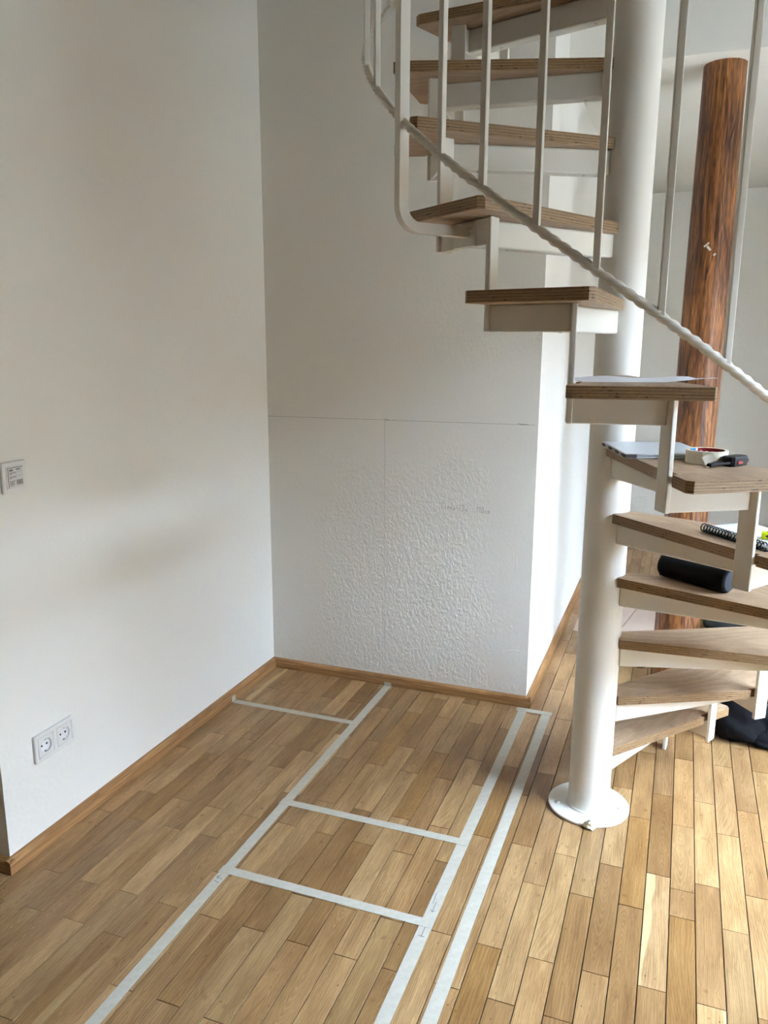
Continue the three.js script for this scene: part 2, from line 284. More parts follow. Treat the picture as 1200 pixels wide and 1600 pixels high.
/* ------------------------------------------------------------------ spiral staircase */
const AX = -0.1779, AZ = -2.2780, DA = 0.41595, A7 = 1.3813;
const HS = [0.1883, 0.368, 0.5547, 0.7441, 0.9284, 1.1143, 1.3022, 1.4966, 1.6885, 1.8941, 2.0856, 2.2795, 2.4700];
const ang = (n) => A7 + (n - 7) * DA, WT = 0.027, FH = 0.060;
function onTread(n, x, y, dh = 0) { const a = ang(n); return new THREE.Vector3(AX + x * Math.cos(a) - y * Math.sin(a), HS[n - 1] + dh, AZ + x * Math.sin(a) + y * Math.cos(a)); }
const stairs = thing('spiral_staircase', 'white steel spiral staircase with plywood treads around a round column', 'staircase', [AX, 0, AZ]);
{
  const RC = 0.061;
  const col = mesh('column', new THREE.CylinderGeometry(RC, RC, 3.6, 64, 1, true), mColumn, stairs); col.position.y = 1.806;
  const weld = mesh('weld_ring', new THREE.TorusGeometry(RC + 0.001, 0.006, 10, 56), mColumn, stairs); weld.rotation.x = Math.PI / 2; weld.position.y = 0.009;
  const prof = [[0, 0.0008], [0.119, 0.0008], [0.1205, 0.003], [0.1205, 0.0075], [0.119, 0.009], [0, 0.009]].map(([a, b]) => new THREE.Vector2(a, b));
  const plate = mesh('base_plate', toCreasedNormals(new THREE.LatheGeometry(prof, 72), 0.5), mColumn, stairs);
  for (const a of [2.8, 0.0, 4.2]) { const b = mesh('bolt', new THREE.SphereGeometry(0.008, 12, 8, 0, Math.PI * 2, 0, Math.PI / 2), mColumn, plate); b.scale.y = 0.7; b.position.set(Math.cos(a) * 0.094, 0.0088, Math.sin(a) * 0.094); }

  // tread outline in its own axes: x out from the column, y towards the next tread up
  const outline = new THREE.Shape(), pts = [[0.048, -0.0235], [0.585, -0.132], [0.600, -0.124], [0.591, 0.152], [0.577, 0.163], [0.508, 0.1476], [0.508, 0.1345], [0.455, 0.1225], [0.455, 0.1356], [0.050, 0.0440]];
  pts.forEach(([a, b], i) => (i ? outline.lineTo(a, b) : outline.moveTo(a, b))); outline.closePath();
  const wood = new THREE.ExtrudeGeometry(outline, { depth: WT - 0.002, bevelEnabled: true, bevelThickness: 0.001, bevelSize: 0.001, bevelOffset: -0.001, bevelSegments: 1 });
  wood.rotateX(Math.PI / 2); wood.translate(0, -0.001, 0);          // shape y becomes z, top face at 0
  {
    const p = wood.attributes.position, n = wood.attributes.normal, uv = wood.attributes.uv;
    for (let i = 0; i < p.count; i++) {
      if (Math.abs(n.getY(i)) > 0.8) uv.setXY(i, p.getX(i) * 1.6, 0.18 + (p.getZ(i) + 0.14) / 0.32 * 0.75);
      else uv.setXY(i, (p.getX(i) + p.getZ(i) * 1.0) * 1.6, (0.006 + clamp((p.getY(i) + WT) / WT, 0, 1) * 0.988) * 0.12);
    }
  }
  const woods = [0, 1, 2, 3].map((k) => { const g = wood.clone(), n = g.attributes.normal, uv = g.attributes.uv; for (let i = 0; i < uv.count; i++) uv.setX(i, uv.getX(i) + k * 0.23); return g; });
  const beam = rbox(0.445, FH, 0.044, 0.005, 2); beam.translate(0.055 + 0.2225, -WT - FH / 2, 0.008);
  const plateLen = Math.hypot(0.495 - 0.507, 0.130 + 0.066), endPlate = rbox(0.009, FH, plateLen, 0.003, 2); endPlate.rotateY(Math.atan2(-0.012, 0.212)); endPlate.translate(0.4965, -WT - FH / 2, 0.045);
  const frame = merge([beam, endPlate]);
  const screw = new THREE.CylinderGeometry(0.0035, 0.0035, 0.0016, 10);
  for (let n = 1; n <= 13; n++) {
    const t = mesh('tread', woods[n % 4], mTread, stairs); t.position.y = HS[n - 1]; t.rotation.y = -ang(n);
    mesh('support_frame', frame, mSteel, t);
    // post from the rear corner of the tread below up to this one
    const low = n === 1 ? 0.0012 - HS[0] : HS[n - 2] - HS[n - 1] - WT - FH, top = -WT - 0.0004;
    const post = rbox(0.042, top - low, 0.0125, 0.003, 2); post.translate(0.481, (top + low) / 2, 0.1485);
    const pm = mesh('riser_post', post, mSteel, t); pm.rotation.y = n === 1 ? DA - 0.09 : DA;
    for (const [sx, sz] of [[0.12, 0.008], [0.40, 0.008]]) { const s = mesh('screw', screw, mMetal, t); s.position.set(sx, -WT - FH - 0.0006, sz); }
  }
}
// guard rail: a twisted square bar along a helix, balusters on it, one heavy newel bolted to tread 9
const RR = 0.6825, railY = (a) => 1.43385 + 0.4726 * (a - A7), railAt = (a, h = 0, r = RR) => new THREE.Vector3(r * Math.cos(a), railY(a) + h, r * Math.sin(a));
{
  function sweep(curve, steps, section, twist) {
    const P = [], I = [], m = section.length; let acc = 0, prev = curve(0);
    for (let i = 0; i <= steps; i++) {
      const t = i / steps, c = curve(t), d = curve(Math.min(1, t + 1e-3)).sub(curve(Math.max(0, t - 1e-3))).normalize();
      acc += c.distanceTo(prev); prev = c.clone();
      const side = new THREE.Vector3().crossVectors(d, new THREE.Vector3(0, 1, 0)).normalize(), up = new THREE.Vector3().crossVectors(side, d), w = acc * twist;
      for (const [a, b] of section) { const x = a * Math.cos(w) - b * Math.sin(w), y = a * Math.sin(w) + b * Math.cos(w); P.push(c.x + side.x * x + up.x * y, c.y + side.y * x + up.y * y, c.z + side.z * x + up.z * y); }
      if (i) for (let j = 0; j < m; j++) { const a = (i - 1) * m + j, b = (i - 1) * m + (j + 1) % m; I.push(a, b, a + m, b, b + m, a + m); }
    }
    const g = new THREE.BufferGeometry(); g.setAttribute('position', new THREE.Float32BufferAttribute(P, 3)); g.setIndex(I); g.computeVertexNormals(); return g;
  }
  const sq = []; for (let i = 0; i < 12; i++) { const a = i / 12 * Math.PI * 2, r = 0.0082 * (1 + 0.20 * Math.cos(4 * a)); sq.push([Math.cos(a) * r, Math.sin(a) * r]); }
  const a0 = -0.6, a1 = 3.85, rail = mesh('lower_rail', sweep((t) => railAt(mix(a1, a0, t)), 1200, sq, 62), mSteel, stairs);
  const hand = []; for (let i = 0; i < 14; i++) { const a = i / 14 * Math.PI * 2; hand.push([Math.cos(a) * 0.017, Math.sin(a) * 0.017]); }
  mesh('handrail', sweep((t) => railAt(mix(a1, a0, t), 0.92), 240, hand, 0), mSteel, stairs);
  const D = Math.PI / 180, bal = rbox(0.0135, 0.92, 0.0135, 0.002, 1); bal.translate(0, 0.46, 0);
  for (const deg of [118.7, 109.5, 99.5, 89.6, 79.4, 68.8, 58.5, 48.3, 38, 28, 18, 8, -2, -12, -22, -32, 142, 152, 173, 184, 195, 206]) {
    const b = mesh('baluster', bal, mSteel, rail), p = railAt(deg * D); b.position.copy(p); b.rotation.y = -deg * D;
  }
  // newel: upright, bend and foot of one flat bar
  const na = 130.2 * D, y9 = HS[8] - WT - FH * 0.42, foot = 0.507, bendR = 0.045, path = [];
  for (let i = 0; i <= 4; i++) path.push([mix(foot, RR - bendR, i / 4), y9]);
  for (let i = 1; i <= 8; i++) { const b = i / 8 * Math.PI / 2; path.push([RR - bendR + bendR * Math.sin(b), y9 + bendR - bendR * Math.cos(b)]); }
  path.push([RR, y9 + 0.3], [RR, railY(na) + 0.92]);
  const w = 0.0115, P = [], I = [];
  path.forEach(([r, y], i) => {
    const a = path[Math.max(0, i - 1)], b = path[Math.min(path.length - 1, i + 1)], L = Math.hypot(b[0] - a[0], b[1] - a[1]), dr = (b[0] - a[0]) / L, dy = (b[1] - a[1]) / L;
    for (const [s, q] of [[-w, -w], [w, -w], [w, w], [-w, w]]) P.push(r - dy * s, y + dr * s, q);
    if (i) for (let j = 0; j < 4; j++) { const c = (i - 1) * 4 + j, d = (i - 1) * 4 + (j + 1) % 4; I.push(c, d, c + 4, d, d + 4, c + 4); }
  });
  I.push(0, 1, 2, 0, 2, 3);
  let ng = new THREE.BufferGeometry(); ng.setAttribute('position', new THREE.Float32BufferAttribute(P, 3)); ng.setIndex(I); ng = toCreasedNormals(ng.toNonIndexed(), 0.5);
  const newel = mesh('newel_post', ng, mSteel, stairs); newel.rotation.y = -na;
  const br = rbox(0.006, 0.056, 0.085, 0.002, 1); const bm = mesh('bracket', br, mSteel, newel); bm.position.set(0.504, HS[8] - WT - FH / 2, 0.01);
  for (const z of [0.028, -0.018, 0.04]) { const b = mesh('bolt', new THREE.SphereGeometry(0.006, 10, 8), mSteel, newel); b.position.set(0.508, y9 + (z > 0.03 ? 0.016 : 0.003), z); }
}

/* ------------------------------------------------------------------ round timber post under the gallery */
{
  const g = new THREE.CylinderGeometry(1, 1, 2.354, 96, 60, false); g.translate(0, 1.177, 0);
  const p = g.attributes.position, n3 = makeNoise(91);
  for (let i = 0; i < p.count; i++) {
    const x = p.getX(i), y = p.getY(i), z = p.getZ(i), L = Math.hypot(x, z); if (L < 1e-6) continue;
    const a = (Math.atan2(z, x) / (2 * Math.PI) + 1) % 1, R = mix(0.088, 0.073, y / 2.354) + (n3(a * 40, y * 1.2, 40) - 0.5) * 0.0035 + (n3(a * 7, y * 1.5, 7) - 0.5) * 0.006;
    p.setXYZ(i, x / L * R * L, y, z / L * R * L);
  }
  let q = mergeVertices((g.deleteAttribute('normal'), g)); q.computeVertexNormals();
  const post = thing('timber_post', 'round brown stained timber post carrying the gallery behind the staircase', 'post', [0.045, 0.0006, -3.335]);
  mesh('trunk', q, mPost, post);
  const chip = std({ color: 0xcfc8bb, roughness: 0.9 });
  const flake = (h, side, w, hh) => { const f = rbox(w, hh, 0.004, 0.0015, 1), m = mesh('paint_flake', f, chip, post); m.position.set(side, h, Math.sqrt(Math.max(0, 0.078 ** 2 - side * side)) + 0.002); m.rotation.z = 0.7; return m; };
  flake(1.735, -0.012, 0.022, 0.006); flake(1.722, -0.003, 0.008, 0.020); flake(1.700, 0.018, 0.010, 0.007);
}

/* ------------------------------------------------------------------ pencil lines and note on the back wall */
const wallBack = scene.getObjectByName('wall_back');
function strokes(lines, w, t, place) {                              // thin flat strokes along polylines given in 2-d metres
  const L = [];
  for (const l of lines) for (let i = 0; i + 1 < l.length; i++) {
    const [a, b] = [l[i], l[i + 1]], d = Math.hypot(b[0] - a[0], b[1] - a[1]); if (d < 1e-6) continue;
    const g = new THREE.BoxGeometry(d + w * 0.6, w, t); g.rotateZ(Math.atan2(b[1] - a[1], b[0] - a[0])); g.translate((a[0] + b[0]) / 2, (a[1] + b[1]) / 2, 0); L.push(g);
  }
  const g = merge(L); place(g); return g;
}
const GL = {                                                        // a hand-written alphabet, cells 1 high
  T: [[[0, 1], [0.6, 1]], [[0.3, 1], [0.25, 0]]], r: [[[0, 0.55], [0.05, 0]], [[0.04, 0.4], [0.2, 0.55]]], e: [[[0, 0.3], [0.25, 0.35], [0.2, 0.55], [0.05, 0.45], [0.03, 0.1], [0.25, 0.05]]],
  n: [[[0, 0.5], [0.02, 0]], [[0.02, 0.4], [0.18, 0.5], [0.22, 0]]], u: [[[0, 0.5], [0.03, 0.05], [0.2, 0.05], [0.22, 0.5]], [[0.22, 0.5], [0.25, 0]]], '-': [[[0, 0.35], [0.3, 0.35]]], 2: [[[0, 0.8], [0.2, 1], [0.35, 0.8], [0, 0], [0.4, 0.02]]],
  ':': [[[0.05, 0.6], [0.07, 0.5]], [[0.05, 0.15], [0.06, 0.05]]], 1: [[[0, 0.7], [0.2, 1], [0.15, 0]]], 0: [[[0.2, 1], [0.02, 0.6], [0.1, 0.05], [0.3, 0.2], [0.35, 0.7], [0.2, 1]]], c: [[[0.25, 0.5], [0.05, 0.4], [0.03, 0.1], [0.25, 0.03]]],
  m: [[[0, 0.5], [0.02, 0]], [[0.02, 0.4], [0.15, 0.5], [0.17, 0]], [[0.17, 0.4], [0.3, 0.5], [0.33, 0]]],
};
function write(s, x, y, h, slant = 0) { const out = []; let cx = x; for (const ch of s) { if (ch === ' ') { cx += h * 0.5; continue; } const g = GL[ch]; let w = 0; for (const l of g) { out.push(l.map(([a, b]) => { w = Math.max(w, a); return [cx + a * h, y + b * h + (cx - x) * slant]; })); } cx += (w + 0.2) * h; } return out; }
{
  const r = rng(8), wob = (a, b, n, k) => Array.from({ length: n + 1 }, (_, i) => [mix(a[0], b[0], i / n) + (r() - 0.5) * k, mix(a[1], b[1], i / n) + (r() - 0.5) * k]);
  const put = (g) => g.translate(0, 0, ZB + 0.0002);
  mesh('pencil_line', strokes([wob([XL, 1.086], [XR - 0.012, 1.093], 40, 0.0008)], 0.0011, 0.0006, put), mPencil, wallBack);
  mesh('pencil_line', strokes([wob([-1.076, 1.089], [-1.072, 0.16], 40, 0.0008)], 0.0009, 0.0006, put), mPencil, wallBack);
  mesh('pencil_tick', strokes([[[-1.08, 1.094], [-1.06, 1.092]], [[-1.07, 1.088], [-1.035, 1.09]], [[-0.56, 1.096], [-0.52, 1.094]], [[-0.55, 1.091], [-0.53, 1.093]]], 0.0014, 0.0006, put), mPencil, wallBack);
  mesh('pencil_note', strokes(write('Trenu-22u : 110cm', -0.846, 0.757, 0.024, -0.03), 0.0014, 0.0006, put), mPencil, wallBack);
}

/* ------------------------------------------------------------------ masking tape laid out on the floor */
const mPen = std({ color: 0x55606c, roughness: 0.8 });
function tapeStrip(label, x0, x1, z0, z1, level, extra) {
  const t = thing('masking_tape_strip', label, 'tape', [(x0 + x1) / 2, 0, (z0 + z1) / 2], 0, 'masking tape plan on the parquet');
  const r = rng(Math.round((x0 + z0) * 1e4) >>> 0), W = x1 - x0, D = z1 - z0, along = D > W, nL = 40, P = [], I = [], U = [], y0 = 0.0003 + level * 0.0005;
  for (let i = 0; i <= nL; i++) {                                   // slightly uneven edges and height, one closed strip
    const s = i / nL - 0.5, e1 = (r() - 0.5) * 0.0008, e2 = (r() - 0.5) * 0.0008, y = y0 + 0.0005 + r() * 0.0001;
    const a = along ? [-W / 2 + e1, s * D] : [s * W, -D / 2 + e1], b = along ? [W / 2 + e2, s * D] : [s * W, D / 2 + e2];
    P.push(a[0], y, a[1], b[0], y, b[1], a[0], y0, a[1], b[0], y0, b[1]); for (let k = 0; k < 4; k++) U.push(k % 2 ? 0.03 : 0, s * Math.max(W, D));
    if (i) { const o = (i - 1) * 4, q = [[0, 4, 5, 1], [2, 3, 7, 6], [0, 2, 6, 4], [1, 5, 7, 3]]; for (const [a2, b2, c2, d2] of q) { const f = along ? [a2, b2, c2, d2] : [a2, d2, c2, b2]; I.push(o + f[0], o + f[1], o + f[2], o + f[0], o + f[2], o + f[3]); } }
  }
  let g = new THREE.BufferGeometry(); g.setAttribute('position', new THREE.Float32BufferAttribute(P, 3)); g.setAttribute('uv', new THREE.Float32BufferAttribute(U, 2)); g.setIndex(I); g = toCreasedNormals(g.toNonIndexed(), 0.4);
  mesh('tape', g, mTape, t); if (extra) extra(t, y0 + 0.0008); return t;
}
const penOn = (...marks) => (t, y) => { for (const lines of marks) mesh('pen_mark', strokes(lines, 0.0012, 0.0003, (g) => { g.rotateX(-Math.PI / 2); g.translate(-t.position.x, y, -t.position.z); }), mPen, t); };
// strokes for the floor are given as (x, -z)
const TB = tapeStrip('long tape line between the left wall strip and two cross strips', -1.064, -1.034, -2.862, -0.78, 0, penOn([[[-1.058, 1.585], [-1.040, 1.580]], [[-1.058, 1.585], [-1.052, 1.592]], [[-1.058, 1.585], [-1.052, 1.577]]], [[[-1.056, 1.568], [-1.042, 1.566]]]));
const TE = tapeStrip('long tape line where the two cross strips end, left of a parallel line', -0.503, -0.471, -2.848, -0.78, 0, penOn([[[-0.487, 1.70], [-0.487, 1.66]], [[-0.487, 1.66], [-0.481, 1.667]], [[-0.487, 1.66], [-0.493, 1.667]]], [[[-0.496, 1.73], [-0.494, 1.69]]], [[[-0.495, 1.605], [-0.478, 1.605]], [[-0.487, 1.605], [-0.487, 1.57]], [[-0.494, 1.572], [-0.480, 1.572]]]));
const TF = tapeStrip('long outermost tape line passing close to the column base plate', -0.412, -0.380, -2.842, -0.78, 0);
const TG = tapeStrip('very short tape piece by the wall corner joining two long lines', -0.512, -0.377, -2.862, -2.834, 1);
const TA = tapeStrip('short cross tape strip starting at the left wall baseboard', -1.563, -1.040, -2.527, -2.500, 1, (t, y) => {
  const f = mesh('tape_end', rbox(0.0008, 0.022, 0.026, 0.0003, 1), mTape, t); f.position.set(-1.5648 - t.position.x, 0.0125, -2.5135 - t.position.z); f.rotation.z = 0.02;
});
const TC = tapeStrip('cross tape strip between two long lines, the one farther from the bottom edge strips and nearer the wall corner', -1.066, -0.474, -1.975, -1.947, 1);
const TD = tapeStrip('cross tape strip between two long lines with pen arrows at both its ends', -1.066, -0.474, -1.632, -1.604, 1);
TC.userData.label = 'cross tape strip without pen marks between the two long lines, next to the marked one';
{ const f = mesh('tape_end', rbox(0.030, 0.014, 0.0008, 0.0003, 1), mTape, TB); f.position.set(-1.049 - TB.position.x, 0.0088, -2.8635 - TB.position.z); }

/* ------------------------------------------------------------------ socket outlet and switch on the left wall */
{
  const s = thing('socket_outlet', 'white double wall socket above the left wall baseboard', 'socket', [XL, 0.291, -1.598]);
  const fr = new THREE.Shape(); const rr = (sh, w, h, r, hole) => { sh.moveTo(-w / 2 + r, -h / 2); sh.lineTo(w / 2 - r, -h / 2); sh.quadraticCurveTo(w / 2, -h / 2, w / 2, -h / 2 + r); sh.lineTo(w / 2, h / 2 - r); sh.quadraticCurveTo(w / 2, h / 2, w / 2 - r, h / 2); sh.lineTo(-w / 2 + r, h / 2); sh.quadraticCurveTo(-w / 2, h / 2, -w / 2, h / 2 - r); sh.lineTo(-w / 2, -h / 2 + r); sh.quadraticCurveTo(-w / 2, -h / 2, -w / 2 + r, -h / 2); };
  rr(fr, 0.152, 0.080, 0.005);
  for (const c of [-0.0355, 0.0355]) { const h = new THREE.Path(); h.moveTo(c - 0.0278, -0.0278); h.lineTo(c - 0.0278, 0.0278); h.lineTo(c + 0.0278, 0.0278); h.lineTo(c + 0.0278, -0.0278); h.closePath(); fr.holes.push(h); }
  const g = new THREE.ExtrudeGeometry(fr, { depth: 0.006, bevelEnabled: true, bevelThickness: 0.003, bevelSize: 0.003, bevelOffset: -0.003, bevelSegments: 3 }); g.rotateY(Math.PI / 2);
  mesh('cover_frame', g, mPlastic, s);
  for (const c of [-0.0355, 0.0355]) {
    const q = new THREE.Shape(); rr(q, 0.055, 0.055, 0.002); const h = new THREE.Path(); h.absarc(0, 0, 0.0195, 0, Math.PI * 2, true); q.holes.push(h);
    const f = new THREE.ExtrudeGeometry(q, { depth: 0.0075, bevelEnabled: true, bevelThickness: 0.0008, bevelSize: 0.0008, bevelOffset: -0.0008, bevelSegments: 1, curveSegments: 24 }); f.rotateY(Math.PI / 2);
    const ins = mesh('socket_insert', f, mPlastic, s); ins.position.z = -c;
    const cup = new THREE.LatheGeometry([[0.0001, 0], [0.0194, 0], [0.0194, 0.0075]].map(([a, b]) => new THREE.Vector2(a, b)), 28); cup.rotateZ(-Math.PI / 2); cup.translate(-0.0003, 0, 0);
    const mCup = std({ color: new THREE.Color().setRGB(0.80, 0.80, 0.78), roughness: 0.3, side: THREE.DoubleSide });
    mesh('socket_cup', cup, mCup, ins).position.x = 0.0009;
    for (const z of [-0.0095, 0.0095]) { const p = new THREE.CylinderGeometry(0.0028, 0.0028, 0.0012, 12); p.rotateZ(Math.PI / 2); mesh('pin_hole', p, mDarkHole, ins).position.set(0.0016, 0, z); }
    for (const y of [-0.0175, 0.0175]) mesh('earth_clip', rbox(0.006, 0.0022, 0.006, 0.0006, 1), mMetal, ins).position.set(0.0045, y, 0);
  }
  const w = thing('wall_switch', 'white wall plate with a printed paper sticker in its centre', 'switch', [XL, 1.046, -1.541]);
  const p = rbox(0.009, 0.080, 0.080, 0.004, 3); p.translate(0.0045, 0, 0); mesh('cover_frame', p, mPlastic, w);
  const rk = rbox(0.004, 0.057, 0.057, 0.0012, 2); rk.translate(0.0092, 0, 0); mesh('rocker', rk, mPlastic, w);
  const cv = document.createElement('canvas'); cv.width = cv.height = 256; const c = cv.getContext('2d');
  c.fillStyle = '#d6d3cc'; c.fillRect(0, 0, 256, 256); c.fillStyle = '#38342f'; c.fillRect(0, 0, 256, 7); c.fillRect(0, 0, 9, 256);
  const dash = (x, y, wd, h, col) => { c.fillStyle = col; for (let i = 0; i < wd; i += 11) c.fillRect(x + i, y, 8, h); };
  dash(26, 24, 66, 22, '#1d1a18'); dash(140, 22, 70, 16, '#3c3834');
  for (const [y, l, l2] of [[66, 110, 40], [118, 100, 24], [172, 84, 56], [206, 70, 62]]) { c.fillStyle = '#a19d96'; c.fillRect(20, y - 9, 220, 3); dash(26, y, l, 9, '#4a4641'); dash(26, y + 17, l2, 8, '#5b5751'); }
  const rb = rng(4); c.fillStyle = '#22201e'; for (let x = 140; x < 236;) { const wd = 2 + Math.floor(rb() * 6); c.fillRect(x, 164, wd, 62); x += wd + 2 + Math.floor(rb() * 5); }
  const ct = new THREE.CanvasTexture(cv); ct.colorSpace = THREE.SRGBColorSpace;
  const st = new THREE.BoxGeometry(0.050, 0.052, 0.0004); st.rotateY(Math.PI / 2); st.translate(0.0116, 0, 0);
  const sm = mesh('sticker', st, std({ map: ct, roughness: 0.7 }), w); sm.userData.label = 'printed paper sticker with a bar code';
}
// round blanking cover on the far wall
{ const g = new THREE.CylinderGeometry(0.045, 0.047, 0.008, 40); g.rotateX(Math.PI / 2); g.translate(0, 0, 0.004); const m = mesh('junction_cover', g, mCeil); m.position.set(-0.235, 0.255, FZ0); tag(m, 'round white blanking cover low on the far wall', 'wall cover'); }

/* ------------------------------------------------------------------ things lying on the treads */
function flatSheet(w, d, f, nx = 24, nz = 18, th = 0.0003) {        // a thin sheet of paper with lift f(u, v), closed on both sides
  const P = [], I = [], U = [], id = (l, i, j) => l * (nx + 1) * (nz + 1) + j * (nx + 1) + i;
  for (let l = 0; l < 2; l++) for (let j = 0; j <= nz; j++) for (let i = 0; i <= nx; i++) { const u = i / nx, v = j / nz; P.push((u - 0.5) * w, f(u, v) + (l ? 0 : th), (v - 0.5) * d); U.push(u, v); }
  for (let j = 0; j < nz; j++) for (let i = 0; i < nx; i++) { I.push(id(0, i, j), id(0, i, j + 1), id(0, i + 1, j + 1), id(0, i, j), id(0, i + 1, j + 1), id(0, i + 1, j)); I.push(id(1, i, j), id(1, i + 1, j + 1), id(1, i, j + 1), id(1, i, j), id(1, i + 1, j), id(1, i + 1, j + 1)); }
  const edge = (a, b) => I.push(id(0, ...a), id(1, ...a), id(1, ...b), id(0, ...a), id(1, ...b), id(0, ...b));
  for (let i = 0; i < nx; i++) { edge([i + 1, 0], [i, 0]); edge([i, nz], [i + 1, nz]); } for (let j = 0; j < nz; j++) { edge([0, j], [0, j + 1]); edge([nx, j + 1], [nx, j]); }
  const g = new THREE.BufferGeometry(); g.setAttribute('position', new THREE.Float32BufferAttribute(P, 3)); g.setAttribute('uv', new THREE.Float32BufferAttribute(U, 2)); g.setIndex(I); g.computeVertexNormals(); return g;
}
{
  const a = onTread(7, 0.335, -0.012, 0.0006), m = mesh('paper_sheet', flatSheet(0.290, 0.205, (u, v) => 0.010 * smooth(0.55, 1, u) * smooth(0.3, 1, v) + 0.005 * Math.sin(u * 5) ** 2 * (1 - v)), mPaper);
  m.position.copy(a); m.rotation.y = 0.30; tag(m, 'top white paper sheet with curled edges on a stair tread', 'paper');
  const b = onTread(7, 0.30, 0.02, 0.0002), n = mesh('paper_sheet', flatSheet(0.20, 0.20, () => 0), mPaper);
  n.position.copy(b); n.rotation.y = 0.05; tag(n, 'flat white paper sheet peeking out below the curled one', 'paper');
}
{ // slim silver laptop lying closed on the sixth tread
  const L = thing('laptop', 'slim silver laptop lying closed on the tread beside the tape roll', 'laptop', [-0.062, HS[5] + 0.0004, -2.120], 0.322);
  const silver = std({ color: new THREE.Color().setRGB(0.62, 0.66, 0.68), roughness: 0.38, metalness: 0.25 });
  const body = rbox(0.205, 0.006, 0.232, 0.0025, 2); body.translate(0, 0.003, 0); mesh('base', body, silver, L);
  const lid = rbox(0.205, 0.006, 0.232, 0.0025, 2); lid.translate(0, 0.0101, 0); mesh('lid', lid, silver, L);
  const hg = std({ color: 0x4c4d50, roughness: 0.5 });
  for (const z of [-0.10, -0.03, 0.04, 0.10]) mesh('hinge', rbox(0.006, 0.008, 0.026, 0.002, 1), hg, L).position.set(-0.1015, 0.0066, z);
  mesh('corner_bumper', rbox(0.03, 0.009, 0.006, 0.002, 1), hg, L).position.set(-0.088, 0.0066, 0.1152);
}
{ // masking tape roll with a printed core
  const R = 0.0465, ri = 0.039, h = 0.030, T = thing('tape_roll', 'roll of cream masking tape with a printed red and blue core', 'tape roll', [0.060, HS[5] + 0.0004, -1.990]);
  const prof = [[ri, 0], [R, 0], [R, h], [ri, h], [ri, 0]].map(([a, b]) => new THREE.Vector2(a, b));
  mesh('tape_wound', toCreasedNormals(new THREE.LatheGeometry(prof, 72), 0.5), std({ color: new THREE.Color().setRGB(0.72, 0.66, 0.50), roughness: 0.6 }), T);
  const cv = document.createElement('canvas'); cv.width = 1024; cv.height = 128; const c = cv.getContext('2d');
  c.fillStyle = '#1c1d2c'; c.fillRect(0, 0, 1024, 128);
  for (let k = 0; k < 2; k++) { const x = k * 512; c.fillStyle = '#2f8fc4'; c.fillRect(x, 0, 74, 128); c.fillStyle = '#e8eef0'; c.fillRect(x + 74, 0, 22, 128); c.fillStyle = '#b3202c'; c.fillRect(x + 96, 0, 250, 128); c.fillStyle = '#ffffff'; c.font = 'bold 104px sans-serif'; c.fillText('tesa', x + 112, 92); }
  const ct = new THREE.CanvasTexture(cv); ct.colorSpace = THREE.SRGBColorSpace; ct.wrapS = THREE.RepeatWrapping;
  const core = new THREE.CylinderGeometry(ri - 0.0003, ri - 0.0003, h - 0.002, 72, 1, true), uv = core.attributes.uv; for (let i = 0; i < uv.count; i++) uv.setX(i, 1 - uv.getX(i)); 
  const cm = mesh('printed_core', core, std({ map: ct, roughness: 0.5, side: THREE.DoubleSide }), T); cm.position.y = h / 2; cm.rotation.y = 1.13;
  const fl = flatSheet(0.026, 0.020, (u, v) => 0.006 * (1 - u) * (1 - u), 6, 3, 0.0004); fl.rotateX(Math.PI / 2); const f = mesh('loose_end', fl, std({ color: new THREE.Color().setRGB(0.78, 0.73, 0.60), roughness: 0.6 }), T);
  f.position.set(0.004, 0.016, R + 0.001); f.rotation.z = 0.55;
}
{ // black cutter knife with a red slider
  const K = thing('cutter_knife', 'black cutter knife with a red button on the tread', 'knife', [0.098, HS[5] + 0.0004, -1.935], Math.atan2(0.115, 0.088) );
  const red = std({ color: 0x8d121c, roughness: 0.4 });
  const sh = new THREE.Shape(); [[0.005, -0.012], [0.012, -0.017], [0.060, -0.015], [0.068, -0.006], [0.068, 0.008], [0.056, 0.015], [0.016, 0.016], [0.005, 0.010]].forEach(([a, b], i) => (i ? sh.lineTo(a, b) : sh.moveTo(a, b))); sh.closePath();
  const g = new THREE.ExtrudeGeometry(sh, { depth: 0.017, bevelEnabled: true, bevelThickness: 0.003, bevelSize: 0.003, bevelOffset: -0.003, bevelSegments: 2 }); g.rotateX(-Math.PI / 2); g.translate(0, 0.003, 0);
  mesh('body', g, mBlackGloss, K);
  const b = rbox(0.018, 0.008, 0.004, 0.0018, 2); mesh('button', b, red, K).position.set(0.030, 0.009, 0.0170);
  for (const z of [-0.007, 0.007]) { const a = rbox(0.060, 0.006, 0.004, 0.0015, 2), m = mesh('arm', a, mBlackGloss, K); m.position.set(-0.022, 0.009, z); m.rotation.y = z > 0 ? -0.06 : 0.06; }
  mesh('tip', rbox(0.012, 0.008, 0.014, 0.003, 2), mBlackGloss, K).position.set(-0.052, 0.007, 0);
  mesh('blade', rbox(0.012, 0.0012, 0.005, 0.0004, 1), mMetal, K).position.set(-0.0625, 0.0045, 0);
  mesh('loop', rbox(0.010, 0.010, 0.018, 0.003, 2), mBlackGloss, K).position.set(0.071, 0.010, 0);
}
